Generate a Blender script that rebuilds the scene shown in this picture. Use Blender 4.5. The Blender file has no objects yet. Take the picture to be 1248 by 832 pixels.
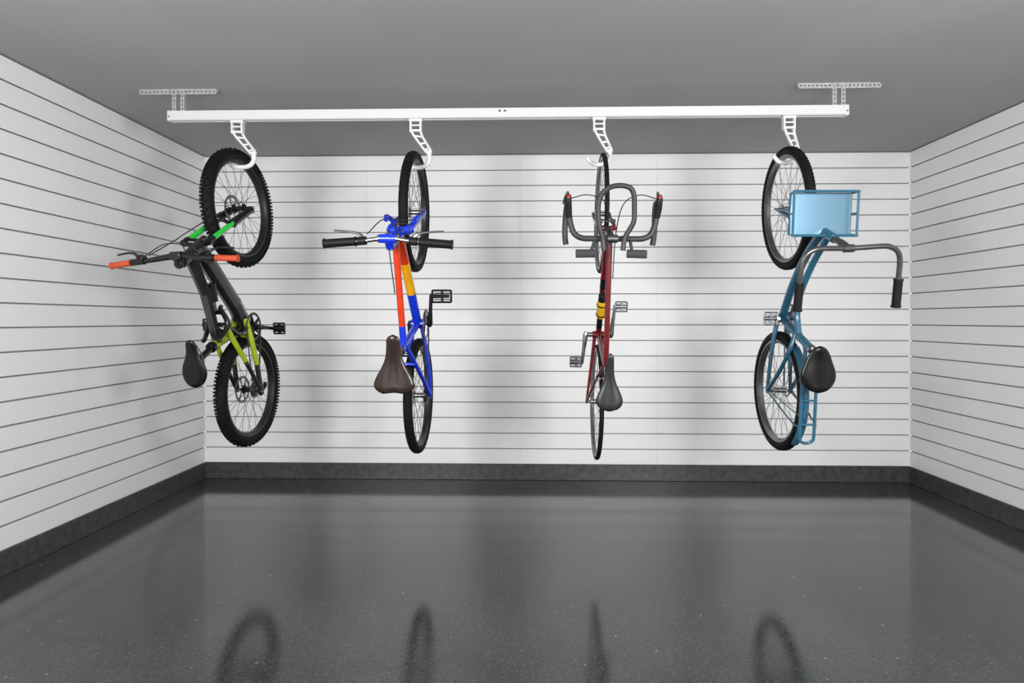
import bpy, math, bmesh
from mathutils import Vector, Matrix
from math import sin, cos, pi, radians

scene = bpy.context.scene
col = scene.collection
try:
    scene.view_settings.view_transform = 'Standard'
    scene.view_settings.look = 'None'
except Exception:
    pass

# ------------------------------------------------------------------ materials
def mat(name, c, rough=0.5, metal=0.0, coat=0.0, var=0.12, scale=30.0, bump=0.0, spec=0.5):
    m = bpy.data.materials.new(name)
    m.use_nodes = True
    nt = m.node_tree
    b = nt.nodes['Principled BSDF']
    tc = nt.nodes.new('ShaderNodeTexCoord')
    n = nt.nodes.new('ShaderNodeTexNoise')
    n.inputs['Scale'].default_value = scale
    n.inputs['Detail'].default_value = 3
    nt.links.new(tc.outputs['Object'], n.inputs['Vector'])
    r = nt.nodes.new('ShaderNodeValToRGB')
    r.color_ramp.elements[0].position = 0.3
    r.color_ramp.elements[1].position = 0.7
    r.color_ramp.elements[0].color = (c[0]*(1-var), c[1]*(1-var), c[2]*(1-var), 1)
    r.color_ramp.elements[1].color = (min(1, c[0]*(1+var)), min(1, c[1]*(1+var)), min(1, c[2]*(1+var)), 1)
    nt.links.new(n.outputs['Fac'], r.inputs['Fac'])
    nt.links.new(r.outputs['Color'], b.inputs['Base Color'])
    b.inputs['Roughness'].default_value = rough
    b.inputs['Metallic'].default_value = metal
    b.inputs['Coat Weight'].default_value = coat
    b.inputs['Specular IOR Level'].default_value = spec
    if bump > 0:
        bp = nt.nodes.new('ShaderNodeBump')
        bp.inputs['Strength'].default_value = bump
        bp.inputs['Distance'].default_value = 0.002
        nt.links.new(n.outputs['Fac'], bp.inputs['Height'])
        nt.links.new(bp.outputs['Normal'], b.inputs['Normal'])
    return m

M_wall = mat('white_slat_panel', (0.80, 0.80, 0.795), 0.45, var=0.012, scale=3)
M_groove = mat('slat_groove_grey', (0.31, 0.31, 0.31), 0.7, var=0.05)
M_ceil = mat('grey_ceiling_paint', (0.32, 0.32, 0.325), 0.75, var=0.03, scale=1.5)
M_base = mat('dark_baseboard_coating', (0.050, 0.049, 0.049), 0.36, var=0.4, scale=22, bump=0.35)
M_white = mat('white_powder_coat', (0.62, 0.62, 0.625), 0.4, var=0.02, coat=0.1)
M_hook = mat('white_hook_coating', (0.70, 0.70, 0.705), 0.35, var=0.02, coat=0.2)
M_galv = mat('galvanised_steel', (0.50, 0.50, 0.51), 0.4, metal=0.5, var=0.2, scale=60)
M_bolt = mat('dark_bolt', (0.12, 0.12, 0.12), 0.4, metal=0.8)
M_rubber = mat('black_tire_rubber', (0.006, 0.006, 0.006), 0.7, var=0.3, scale=80, bump=0.3, spec=0.18)
M_black = mat('black_gloss', (0.006, 0.006, 0.007), 0.22, coat=0.15, spec=0.35)
M_vinyl = mat('black_vinyl', (0.005, 0.005, 0.005), 0.24, spec=0.32)
M_blackm = mat('black_matte', (0.008, 0.008, 0.008), 0.5, spec=0.25)
M_rimblk = mat('black_rim', (0.015, 0.015, 0.015), 0.35, metal=0.2)
M_rimgrey = mat('grey_alloy_rim', (0.22, 0.22, 0.23), 0.3, metal=0.9)
M_silver = mat('polished_alloy', (0.42, 0.42, 0.44), 0.25, metal=1.0, var=0.05)
M_steel = mat('dull_steel', (0.20, 0.20, 0.21), 0.32, metal=0.95)
M_spokeD = mat('dark_spoke_steel', (0.08, 0.08, 0.08), 0.35, metal=0.6)
M_spokeS = mat('bright_spoke_steel', (0.20, 0.20, 0.20), 0.3, metal=0.8)
M_lime = mat('lime_green_paint', (0.30, 0.40, 0.010), 0.25, coat=0.4)
M_green = mat('bright_green_paint', (0.02, 0.55, 0.05), 0.3, coat=0.3)
M_orange = mat('rust_orange_rubber', (0.47, 0.072, 0.028), 0.6, spec=0.25)
M_frame1 = mat('charcoal_frame_paint', (0.012, 0.013, 0.012), 0.25, coat=0.3)
M_blue = mat('royal_blue_paint', (0.005, 0.035, 0.58), 0.25, coat=0.3)
M_redor = mat('red_orange_paint', (0.60, 0.040, 0.007), 0.25, coat=0.25)
M_yellow = mat('yellow_paint', (0.78, 0.38, 0.006), 0.25, coat=0.25)
M_bottle = mat('mustard_bottle_plastic', (0.60, 0.34, 0.01), 0.4)
M_brown = mat('dark_brown_leather', (0.024, 0.0125, 0.0095), 0.27, coat=0.05, bump=0.2, spec=0.38)
M_maroon = mat('maroon_red_paint', (0.13, 0.003, 0.006), 0.22, coat=0.4)
M_greybar = mat('dark_grey_bar_tape', (0.034, 0.035, 0.038), 0.42, var=0.2, spec=0.4)
M_padgrey = mat('grey_foam', (0.030, 0.030, 0.033), 0.7)
M_red = mat('red_plastic', (0.5, 0.01, 0.01), 0.4)
M_sad3 = mat('dark_grey_saddle', (0.017, 0.017, 0.019), 0.34, coat=0.08)
M_teal = mat('steel_blue_paint', (0.025, 0.112, 0.182), 0.25, coat=0.3)
M_teallt = mat('light_blue_metal', (0.155, 0.285, 0.39), 0.25, metal=0.7, coat=0.4, var=0.04, scale=3)
M_gum = mat('bronze_bar_metal', (0.11, 0.105, 0.10), 0.3, metal=0.7)
M_cable = mat('black_cable', (0.015, 0.015, 0.015), 0.5)

# ------------------------------------------------------------------ mesh builder
def T(p):
    return Vector((p[1], -p[2], p[0]))

def catmull(pts, n, closed=False):
    pts = [Vector(p) for p in pts]
    out = []
    N = len(pts)
    segs = N if closed else N-1
    for i in range(segs):
        if closed:
            p0, p1, p2, p3 = pts[(i-1) % N], pts[i], pts[(i+1) % N], pts[(i+2) % N]
        else:
            p1, p2 = pts[i], pts[i+1]
            p0 = pts[i-1] if i > 0 else p1*2-p2
            p3 = pts[i+2] if i+2 < N else p2*2-p1
        for k in range(n):
            t = k/n
            out.append(0.5*((2*p1)+(p2-p0)*t+(2*p0-5*p1+4*p2-p3)*t*t+(3*p1-p0-3*p2+p3)*t**3))
    if not closed:
        out.append(pts[-1])
    return out

ORI = {}

class MB:
    def __init__(s):
        s.v = []; s.f = []; s.m = []
    def tube(s, pts, r, seg=12, closed=False, m=0, sm=0, ref=None, r2=None, cap=True):
        pts = [Vector(p) for p in pts]
        P = catmull(pts, sm, closed) if sm else pts
        N = len(P)
        def lerp(lst, i):
            if not isinstance(lst, (list, tuple)):
                return lst
            x = i/(N-1)*(len(lst)-1)
            a = int(min(x, len(lst)-2)); t = x-a
            return lst[a]*(1-t)+lst[a+1]*t
        base = len(s.v)
        nrm = None
        for i in range(N):
            if closed:
                d = P[(i+1) % N]-P[i-1]
            else:
                d = P[min(i+1, N-1)]-P[max(i-1, 0)]
            d.normalize()
            if ref is not None:
                rv = Vector(ref)
                n = rv-d*rv.dot(d)
            elif nrm is None:
                a = Vector((0, 0, 1)) if abs(d.z) < 0.9 else Vector((1, 0, 0))
                n = a-d*a.dot(d)
            else:
                n = nrm-d*nrm.dot(d)
            n.normalize(); nrm = n
            b = d.cross(n)
            ra = lerp(r, i); rb = lerp(r2, i) if r2 is not None else ra
            for k in range(seg):
                a = 2*pi*k/seg
                s.v.append(P[i]+n*(cos(a)*ra)+b*(sin(a)*rb))
        R = N if closed else N-1
        for i in range(R):
            for k in range(seg):
                a = base+i*seg+k; b_ = base+i*seg+(k+1) % seg
                j = (i+1) % N
                c = base+j*seg+(k+1) % seg; d_ = base+j*seg+k
                s.f.append((a, b_, c, d_)); s.m.append(m)
        if cap and not closed:
            s.f.append(tuple(base+k for k in range(seg))[::-1]); s.m.append(m)
            s.f.append(tuple(base+(N-1)*seg+k for k in range(seg))); s.m.append(m)
        return s
    def box(s, c, size, m=0, ax=None):
        c = Vector(c)
        if ax is None:
            ax = (Vector((1, 0, 0)), Vector((0, 1, 0)), Vector((0, 0, 1)))
        h = [x/2 for x in size]
        base = len(s.v)
        for i in (-1, 1):
            for j in (-1, 1):
                for k in (-1, 1):
                    s.v.append(c+ax[0]*(i*h[0])+ax[1]*(j*h[1])+ax[2]*(k*h[2]))
        for q in ((0, 1, 3, 2), (4, 6, 7, 5), (0, 4, 5, 1), (2, 3, 7, 6), (0, 2, 6, 4), (1, 5, 7, 3)):
            s.f.append(tuple(base+x for x in q)); s.m.append(m)
        return s
    def lathe(s, c, prof, seg=48, m=0, axis=(0, 1, 0), closed=False):
        c = Vector(c); ax = Vector(axis).normalized()
        a0 = Vector((1, 0, 0)) if abs(ax.x) < 0.9 else Vector((0, 0, 1))
        n = (a0-ax*a0.dot(ax)).normalized(); b = ax.cross(n)
        base = len(s.v); K = len(prof)
        for i in range(seg):
            a = 2*pi*i/seg
            d = n*cos(a)+b*sin(a)
            for (o, r) in prof:
                s.v.append(c+ax*o+d*r)
        for i in range(seg):
            j = (i+1) % seg
            for k in range(K if closed else K-1):
                k2 = (k+1) % K
                s.f.append((base+i*K+k, base+i*K+k2, base+j*K+k2, base+j*K+k)); s.m.append(m)
        if not closed:
            s.f.append(tuple(base+i*K for i in range(seg))); s.m.append(m)
            s.f.append(tuple(base+i*K+K-1 for i in range(seg))[::-1]); s.m.append(m)
        return s
    def arc_sheet(s, c, R, a0, a1, halfw, crown=0.01, th=0.002, m=0, n=28):
        c = Vector(c); base = len(s.v); W = 7
        for i in range(n+1):
            a = a0+(a1-a0)*i/n
            for side in (0, 1):
                for k in range(W):
                    t = -1+2*k/(W-1)
                    rr = R-crown*t*t*1.6-side*th
                    s.v.append(c+Vector((cos(a)*rr, t*halfw, sin(a)*rr)))
        S = 2*W
        for i in range(n):
            for k in range(W-1):
                a = base+i*S+k
                s.f.append((a, a+1, a+1+S, a+S)); s.m.append(m)
                a = base+i*S+W+k
                s.f.append((a, a+S, a+1+S, a+1)); s.m.append(m)
            for k in (0, W-1):
                a = base+i*S+k
                s.f.append((a, a+S, a+S+W, a+W)); s.m.append(m)
        return s
    def build(s, name, mats, parent=None, xf=None, bike=True, smooth=True, bevel=0.0, label=None, ang=38):
        pts = [T(p) if bike else Vector(p) for p in s.v]
        if xf is not None:
            pts = [xf @ p for p in pts]
        lo = Vector([min(p[i] for p in pts) for i in range(3)])
        hi = Vector([max(p[i] for p in pts) for i in range(3)])
        o = (lo+hi)/2
        me = bpy.data.meshes.new(name)
        me.from_pydata([tuple(p-o) for p in pts], [], s.f)
        for x in (mats if isinstance(mats, (list, tuple)) else [mats]):
            me.materials.append(x)
        me.polygons.foreach_set('material_index', s.m)
        bm = bmesh.new(); bm.from_mesh(me)
        bmesh.ops.recalc_face_normals(bm, faces=bm.faces)
        bm.to_mesh(me); bm.free()
        if smooth:
            me.polygons.foreach_set('use_smooth', [True]*len(me.polygons))
            me.set_sharp_from_angle(angle=radians(ang))
        ob = bpy.data.objects.new(name, me)
        col.objects.link(ob)
        po = Vector((0, 0, 0))
        if parent is not None:
            ob.parent = parent
            po = ORI.get(parent.name, Vector((0, 0, 0)))
        ob.location = o-po
        ORI[ob.name] = o
        if bevel > 0:
            md = ob.modifiers.new('bevel', 'BEVEL')
            md.width = bevel; md.segments = 2; md.limit_method = 'ANGLE'
        if label:
            ob['label'] = label
        return ob

def tag(ob, label, cat, **kw):
    ob['label'] = label; ob['category'] = cat
    for k, v in kw.items():
        ob[k] = v

# ------------------------------------------------------------------ room (metres)
CAMZ = 1.265
XL, XR, YB, YF = -2.608, 2.960, 5.20, -1.2
H = 2.58; BB = 0.129

def slatwall(name, o, d, n, length, seams, label):
    o = Vector(o); d = Vector(d); n = Vector(n)
    b = MB()
    NS = 20; h = (H-BB)/NS; g = 0.0090
    cuts = [0]+list(seams)+[length]
    def q(p0, p1, p2, p3, m):
        k = len(b.v); b.v += [p0, p1, p2, p3]; b.f.append((k, k+1, k+2, k+3)); b.m.append(m)
    up = Vector((0, 0, 1))
    for a, e in zip(cuts[:-1], cuts[1:]):
        s0 = o+d*(a+(0.0005 if a > 0 else 0)); s1 = o+d*(e-(0.0005 if e < length else 0))
        for i in range(NS):
            z0 = BB+i*h; zt = z0+h-g; z1 = z0+h
            r = -n*0.014
            q(s0+up*z0, s1+up*z0, s1+up*zt, s0+up*zt, 0)
            q(s0+up*zt, s1+up*zt, s1+up*(zt-0.003)+r, s0+up*(zt-0.003)+r, 0)
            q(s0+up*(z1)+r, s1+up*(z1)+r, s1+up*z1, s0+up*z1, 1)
            q(s0+up*z0, s0+up*zt, s0+up*zt+r, s0+up*z0+r, 0)
            q(s1+up*z0, s1+up*zt, s1+up*zt+r, s1+up*z0+r, 0)
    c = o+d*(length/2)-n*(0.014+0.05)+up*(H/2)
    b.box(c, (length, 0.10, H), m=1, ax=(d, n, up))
    ob = b.build(name, [M_wall, M_groove], bike=False, smooth=False)
    tag(ob, label, 'wall', kind='structure')
    return ob

slatwall('wall_back', (XL, YB, 0), (1, 0, 0), (0, -1, 0), XR-XL, [1.305, 2.53, 3.61], 'white slatwall panelling with thin horizontal grooves')
slatwall('wall_left', (XL, YF, 0), (0, 1, 0), (1, 0, 0), YB-YF, [2.3, 4.9], 'white slatwall side wall with thin horizontal grooves')
slatwall('wall_right', (XR, YF, 0), (0, 1, 0), (-1, 0, 0), YB-YF, [2.5, 4.6], 'white slatwall side wall beside the blue bicycle')

b = MB(); b.box(((XL+XR)/2, (YB+YF)/2, -0.05), (XR-XL+0.2, YB-YF+0.2, 0.1))
mf = bpy.data.materials.new('polished_dark_concrete'); mf.use_nodes = True
nt = mf.node_tree; P = nt.nodes['Principled BSDF']; L = nt.links.new
tc = nt.nodes.new('ShaderNodeTexCoord')
def noise(scale, detail=4, rough=0.5, vec=None, dist=0.0):
    n = nt.nodes.new('ShaderNodeTexNoise'); n.inputs['Scale'].default_value = scale
    n.inputs['Detail'].default_value = detail; n.inputs['Roughness'].default_value = rough
    n.inputs['Distortion'].default_value = dist
    L(vec or tc.outputs['Object'], n.inputs['Vector']); return n
def ramp(src, a, bb, ca, cb):
    r = nt.nodes.new('ShaderNodeValToRGB')
    r.color_ramp.elements[0].position = a; r.color_ramp.elements[1].position = bb
    r.color_ramp.elements[0].color = ca; r.color_ramp.elements[1].color = cb
    L(src, r.inputs['Fac']); return r
def mix(t, fac, a, bb):
    m = nt.nodes.new('ShaderNodeMix'); m.data_type = 'RGBA'; m.blend_type = t
    if isinstance(fac, float): m.inputs[0].default_value = fac
    else: L(fac, m.inputs[0])
    L(a, m.inputs[6])
    L(bb, m.inputs[7])
    return m
K0 = (0, 0, 0, 1); K1 = (1, 1, 1, 1)
def g(v): return (v, v, v, 1)
n1 = noise(1.1, 8, 0.70)
c1 = ramp(n1.outputs['Fac'], 0.3, 0.7, g(0.018), g(0.038))
n2 = noise(95, 5, 0.85)
c2 = ramp(n2.outputs['Fac'], 0.50, 0.70, g(0), g(0.068))
add1 = mix('ADD', 1.0, c1.outputs['Color'], c2.outputs['Color'])
def streaks(scale, rot, sx, sy, dist, width, amp, period, moff):
    mp = nt.nodes.new('ShaderNodeMapping'); mp.inputs['Scale'].default_value = (sx, sy, 1)
    mp.inputs['Rotation'].default_value = (0, 0, rot); mp.inputs['Location'].default_value = (moff, moff*0.7, 0)
    L(tc.outputs['Object'], mp.inputs['Vector'])
    ns = noise(scale, 1.6, 0.4, mp.outputs['Vector'], dist)
    pp = nt.nodes.new('ShaderNodeMath'); pp.operation = 'PINGPONG'; L(ns.outputs['Fac'], pp.inputs[0]); pp.inputs[1].default_value = period
    vein = ramp(pp.outputs[0], 0.0, width, g(amp), g(0))
    mk = nt.nodes.new('ShaderNodeMapping'); mk.inputs['Location'].default_value = (moff*3, 1.3, 0)
    L(tc.outputs['Object'], mk.inputs['Vector'])
    vmask = ramp(noise(0.8, 3, 0.5, mk.outputs['Vector']).outputs['Fac'], 0.42, 0.66, K0, K1)
    return mix('MULTIPLY', 1.0, vein.outputs['Color'], vmask.outputs['Color'])
va = streaks(0.55, 0.5, 1.0, 0.4, 0.1, 0.0035, 0.40, 0.06, 0.0)
vb = streaks(0.6, -0.7, 1.0, 0.4, 0.1, 0.0035, 0.32, 0.08, 5.0)
vm = mix('LIGHTEN', 1.0, va.outputs[2], vb.outputs[2])
blk = nt.nodes.new('ShaderNodeRGB'); blk.outputs[0].default_value = g(0.004)
mul = mix('MIX', vm.outputs[2], add1.outputs[2], blk.outputs[0])
vs = nt.nodes.new('ShaderNodeTexVoronoi'); vs.inputs['Scale'].default_value = 9
L(tc.outputs['Object'], vs.inputs['Vector'])
sr = ramp(vs.outputs['Distance'], 0.03, 0.06, g(0.16), g(0))
add2 = mix('ADD', 1.0, mul.outputs[2], sr.outputs['Color'])
L(add2.outputs[2], P.inputs['Base Color'])
n3 = noise(1.7, 9, 0.74)
rr = ramp(n3.outputs['Fac'], 0.3, 0.7, g(0.05), g(0.12))
rv = mix('ADD', 0.30, rr.outputs['Color'], vm.outputs[2])
rs = mix('ADD', 0.15, rv.outputs[2], ramp(noise(90, 4, 0.8).outputs['Fac'], 0.5, 0.72, K0, K1).outputs['Color'])
L(rs.outputs[2], P.inputs['Roughness'])
bp = nt.nodes.new('ShaderNodeBump'); bp.inputs['Strength'].default_value = 0.13; bp.inputs['Distance'].default_value = 0.001
L(noise(110, 4, 0.7).outputs['Fac'], bp.inputs['Height']); L(bp.outputs['Normal'], P.inputs['Normal'])
P.inputs['Specular IOR Level'].default_value = 0.60
ob = b.build('floor', mf, bike=False, smooth=False)
tag(ob, 'dark glossy polished concrete garage floor', 'floor', kind='structure')

b = MB(); b.box(((XL+XR)/2, (YB+YF)/2, H+0.05), (XR-XL+0.2, YB-YF+0.2, 0.1))
tag(b.build('ceiling', M_ceil, bike=False, smooth=False), 'flat grey painted garage ceiling', 'ceiling', kind='structure')

def baseb(name, c, size):
    b = MB(); b.box(c, size)
    tag(b.build(name, M_base, bike=False, smooth=False, bevel=0.004), 'dark grey coated baseboard along the wall foot', 'baseboard', kind='structure')
t = 0.012
baseb('baseboard_back', ((XL+XR)/2, YB-t/2, BB/2), (XR-XL, t, BB))
baseb('baseboard_left', (XL+t/2, (YB+YF)/2-t/2, BB/2), (t, YB-YF-t, BB))
baseb('baseboard_right', (XR-t/2, (YB+YF)/2-t/2, BB/2), (t, YB-YF-t, BB))

# ------------------------------------------------------------------ rail
RY = 3.70; RZ0 = CAMZ+1.136; RZ1 = CAMZ+1.190
X0, X1 = -2.062, 1.762
b = MB()
b.box(((X0+X1)/2, RY-0.022, (RZ0+RZ1)/2), (X1-X0, 0.004, RZ1-RZ0))
b.box(((X0+X1)/2, RY+0.022, (RZ0+RZ1)/2), (X1-X0, 0.004, RZ1-RZ0))
b.box(((X0+X1)/2, RY, RZ1-0.002), (X1-X0, 0.0402, 0.004))
b.box(((X0+X1)/2, RY-0.014, RZ0+0.002), (X1-X0, 0.0124, 0.004))
b.box(((X0+X1)/2, RY+0.014, RZ0+0.002), (X1-X0, 0.0124, 0.004))
b.box(((X0+X1)/2, RY-0.0255, RZ0+0.006), (X1-X0-0.04, 0.005, 0.006))
rail = b.build('overhead_rail', M_white, bike=False, smooth=False, bevel=0.001)
tag(rail, 'long white steel bicycle storage rail under the ceiling', 'storage rail')
for dx in (-0.17, -0.14):
    b = MB()
    b.lathe((dx, RY-0.0255, (RZ0+RZ1)/2+0.010), [(-0.003, 0.006), (0.003, 0.006)], seg=12, axis=(0, 1, 0))
    b.build('bolt', M_bolt, rail, bike=False)
for x in (X0+0.010, X1-0.010):
    b = MB(); b.box((x, RY, (RZ0+RZ1)/2-0.001), (0.02, 0.052, RZ1-RZ0+0.003))
    b.lathe((x, RY-0.0265, (RZ0+RZ1)/2-0.006), [(-0.002, 0.005), (0.002, 0.005)], seg=10, m=1)
    b.build('end_cap', [M_white, M_bolt], rail, bike=False, smooth=False, bevel=0.002)

def perforated(bm, a, e, w, th, wdir, ndir, pitch=0.022):
    a = Vector(a); e = Vector(e); d = (e-a); Ln = d.length; d.normalize()
    wdir = Vector(wdir); ndir = Vector(ndir)
    c = (a+e)/2
    for s_ in (-1, 1):
        bm.box(c+wdir*(s_*w*0.335), (Ln, w*0.33, th), ax=(d, wdir, ndir))
    n = int(Ln/pitch)
    for i in range(n+1):
        bm.box(a+d*(Ln*i/n), (pitch*0.5, w*0.5, th*0.98), ax=(d, wdir, ndir))

for (sx0, sx1, bx) in ((-2.222, -1.784, -2.003), (1.490, 1.936, 1.711)):
    b = MB()
    perforated(b, (sx0, RY-0.018, H-0.016), (sx1, RY-0.018, H-0.016), 0.030, 0.003, (0, 0, 1), (0, 1, 0))
    perforated(b, (sx0, RY, H-0.0017), (sx1, RY, H-0.0017), 0.034, 0.003, (0, 1, 0), (0, 0, 1))
    b.build('ceiling_strut', M_galv, rail, bike=False, smooth=False)
    for dx in (-0.024, 0.024):
        b = MB()
        perforated(b, (bx+dx, RY-0.014, RZ1), (bx+dx, RY-0.014, H-0.004), 0.022, 0.003, (1, 0, 0), (0, 1, 0), 0.022)
        b.box((bx+dx*1.4, RY, (RZ1+H-0.004)/2), (0.003, 0.03, H-0.004-RZ1))
        b.build('hanger_bracket', M_galv, rail, bike=False, smooth=False)

def hook(x, wx, zt):
    zr = RZ0-0.001
    zb = zt-0.030
    y0, y1 = RY, RY+0.055
    lx = min(-0.060, wx-x-0.056)
    b = MB()
    # bracket frame with cut-outs
    b.box((x, y0-0.016, zr-0.007), (0.074, 0.009, 0.014))
    b.box((x, y0-0.016, zr-0.037), (0.056, 0.007, 0.008))
    b.box((x, y0-0.016, zr-0.066), (0.056, 0.007, 0.012))
    for sg in (-1, 1):
        b.box((x+sg*0.028, y0-0.002, zr-0.039), (0.010, 0.036, 0.072))
    b.box((x, y0, zr-0.004), (0.074, 0.042, 0.008))
    # angular arm: two rails joined by ribs, open between
    A0 = Vector((x-0.024, y0-0.006, zr-0.068)); A1 = Vector((x-0.012, y0+0.004, zr-0.090)); A2 = Vector((x+0.052, y1, zr-0.176))
    B0 = Vector((x+0.026, y0-0.006, zr-0.068)); B1 = Vector((x+0.036, y0+0.010, zr-0.096)); B2 = Vector((x+0.076, y1, zr-0.160))
    b.tube([A0, A1, A2], [0.0075, 0.0075, 0.0075], r2=[0.011, 0.011, 0.011], ref=(1, 0, 0.6), seg=10)
    b.tube([B0, B1, B2], [0.0075, 0.0075, 0.0075], r2=[0.011, 0.011, 0.011], ref=(1, 0, 0.6), seg=10)
    for ta in (0.0, 0.45, 0.82):
        b.tube([A1.lerp(A2, ta), B1.lerp(B2, ta)], 0.0060, seg=8)
    b.tube([A2+Vector((0.004, 0, 0.012)), (x+0.067, y1, zr-0.182)], [0.012, 0.0145], seg=12)
    b.tube([B2, (x+0.067, y1, zr-0.182)], [0.010, 0.0145], seg=12)
    pts = [(x+0.066, y1, zr-0.172), (x+0.067, y1, zb+0.040), (x+0.045, y1, zb+0.010), (x+0.004, y1, zb), (x+lx+0.026, y1, zb+0.008), (x+lx, y1, zb+0.038)]
    b.tube(pts, [0.0145, 0.0135, 0.013, 0.0125, 0.012, 0.011], seg=14, sm=7)
    b.lathe((x+lx, y1, zb+0.038), [(-0.006, 0.011), (0.0, 0.0125), (0.005, 0.011), (0.009, 0.005)], axis=(-0.5, 0, 0.9), seg=14)
    ob = b.build('bicycle_hook', M_hook, bike=False, bevel=0.0015)
    tag(ob, 'white steel hook hanging from the rail holding a wheel', 'hook', group='white hooks on the overhead rail')
    for k in (0, 1):
        b = MB()
        b.lathe((x-0.008+0.018*k, y0-0.021, zr-0.022-0.028*k), [(-0.003, 0.0050), (0.006, 0.0050)], seg=10)
        b.build('bolt', M_bolt, ob, bike=False)
    return ob

# ------------------------------------------------------------------ bicycle parts
def root(x, zmid, pitch=6.0, yaw=0.0, roll=0.0):
    e = bpy.data.objects.new('bicycle', None); col.objects.link(e)
    e.empty_display_size = 0.1
    e.location = (x, 3.85, CAMZ+zmid)
    e.rotation_euler = (radians(pitch), radians(roll), radians(yaw))
    return e

def steer(A, B, deg):
    a = T(A); d = (T(B)-a).normalized()
    return Matrix.Translation(a) @ Matrix.Rotation(radians(deg), 4, d) @ Matrix.Translation(-a)

def wheel(rt, f, r, tr, mats, xf=None, nsp=32, knobs=False, disc=False, cogs=False, rimd=0.022, rimw=None):
    rimw = rimw or tr*0.72
    Ro = r-2*tr+0.010; Ri = Ro-rimd
    c = (f, 0, 0)
    b = MB()
    b.lathe(c, [(-rimw, Ro+0.003), (rimw, Ro+0.003), (rimw, Ro-rimd*0.45), (rimw*0.45, Ri), (-rimw*0.45, Ri), (-rimw, Ro-rimd*0.45)], seg=80, closed=True)
    w = b.build('wheel', mats[0], rt, xf)
    b = MB()
    Rm = r-tr
    prof = [(tr*sin(2*pi*k/16), Rm+tr*cos(2*pi*k/16)) for k in range(16)]
    b.lathe(c, prof, seg=88, closed=True)
    if knobs:
        n = 50
        lt = Vector((0, 1, 0))
        for i in range(n):
            for (off, lat, wd) in ((0, 0.008, 0.012), (0.5, -0.008, 0.012), (0.25, 0.022, 0.010), (0.25, -0.022, 0.010), (0.75, 0.022, 0.010), (0.75, -0.022, 0.010)):
                a = 2*pi*(i+off)/n
                ca, sa = cos(a), sin(a)
                rad = Vector((ca, 0, sa)); tan = Vector((-sa, 0, ca))
                if abs(lat) > 0.015:
                    n_ = (rad*0.66+lt*(0.75 if lat > 0 else -0.75)).normalized()
                    cc = Vector(c)+rad*Rm+n_*(tr+0.003)
                    b.box(cc, (0.012, 0.014, 0.014), ax=(tan, n_.cross(tan), n_))
                else:
                    b.box(Vector(c)+rad*(r+0.003)+lt*lat, (0.013, wd, 0.014), ax=(tan, lt, rad))
    elif tr > 0.02:
        n = 90
        lt = Vector((0, 1, 0))
        for i in range(n):
            for (off, lat) in ((0, 0.35), (0.5, -0.35), (0.25, 0.75), (0.75, -0.75)):
                a = 2*pi*(i+off)/n
                rad = Vector((cos(a), 0, sin(a))); tan = Vector((-sin(a), 0, cos(a)))
                n_ = (rad*cos(lat)+lt*sin(lat)).normalized()
                b.box(Vector(c)+rad*Rm+n_*(tr+0.0002), (0.010, 0.009, 0.004), ax=(tan, n_.cross(tan), n_))
    b.build('tire', mats[3], w, xf)
    b = MB()
    for i in range(nsp):
        side = 1 if i % 2 else -1
        a = 2*pi*i/nsp
        off = 0.9 if (i//2) % 2 else -0.9
        h = Vector((f+0.024*cos(a+off), side*0.030, 0.024*sin(a+off)))
        e = Vector((f+(Ri+0.002)*cos(a), side*0.003, (Ri+0.002)*sin(a)))
        b.tube([h, e], 0.0013, seg=5, cap=False)
    b.build('spokes', mats[1], w, xf)
    b = MB()
    b.lathe(c, [(-0.055, 0.004), (-0.055, 0.009), (-0.036, 0.010), (-0.034, 0.027), (-0.029, 0.027), (-0.027, 0.014),
                (0.027, 0.014), (0.029, 0.027), (0.034, 0.027), (0.036, 0.010), (0.055, 0.009), (0.055, 0.004)], seg=24)
    b.build('hub', mats[2], w, xf)
    if cogs:
        b = MB()
        for k in range(6):
            b.lathe((f, 0.036+k*0.0035, 0), [(-0.001, 0.052-k*0.006), (0.001, 0.052-k*0.006)], seg=28)
        b.lathe((f, 0.045, 0), [(-0.010, 0.018), (0.010, 0.018)], seg=20)
        b.build('cassette', M_steel, w, xf)
    if disc:
        b = MB()
        b.lathe((f, -0.042, 0), [(-0.001, 0.082), (0.001, 0.082), (0.001, 0.066), (-0.001, 0.066)], seg=40, closed=True)
        for i in range(6):
            a = 2*pi*i/6
            b.tube([(f+0.015*cos(a), -0.042, 0.015*sin(a)), (f+0.068*cos(a+0.35), -0.042, 0.068*sin(a+0.35))], 0.003, seg=6)
        b.build('brake_disc', M_steel, w, xf)
    return w

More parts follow.
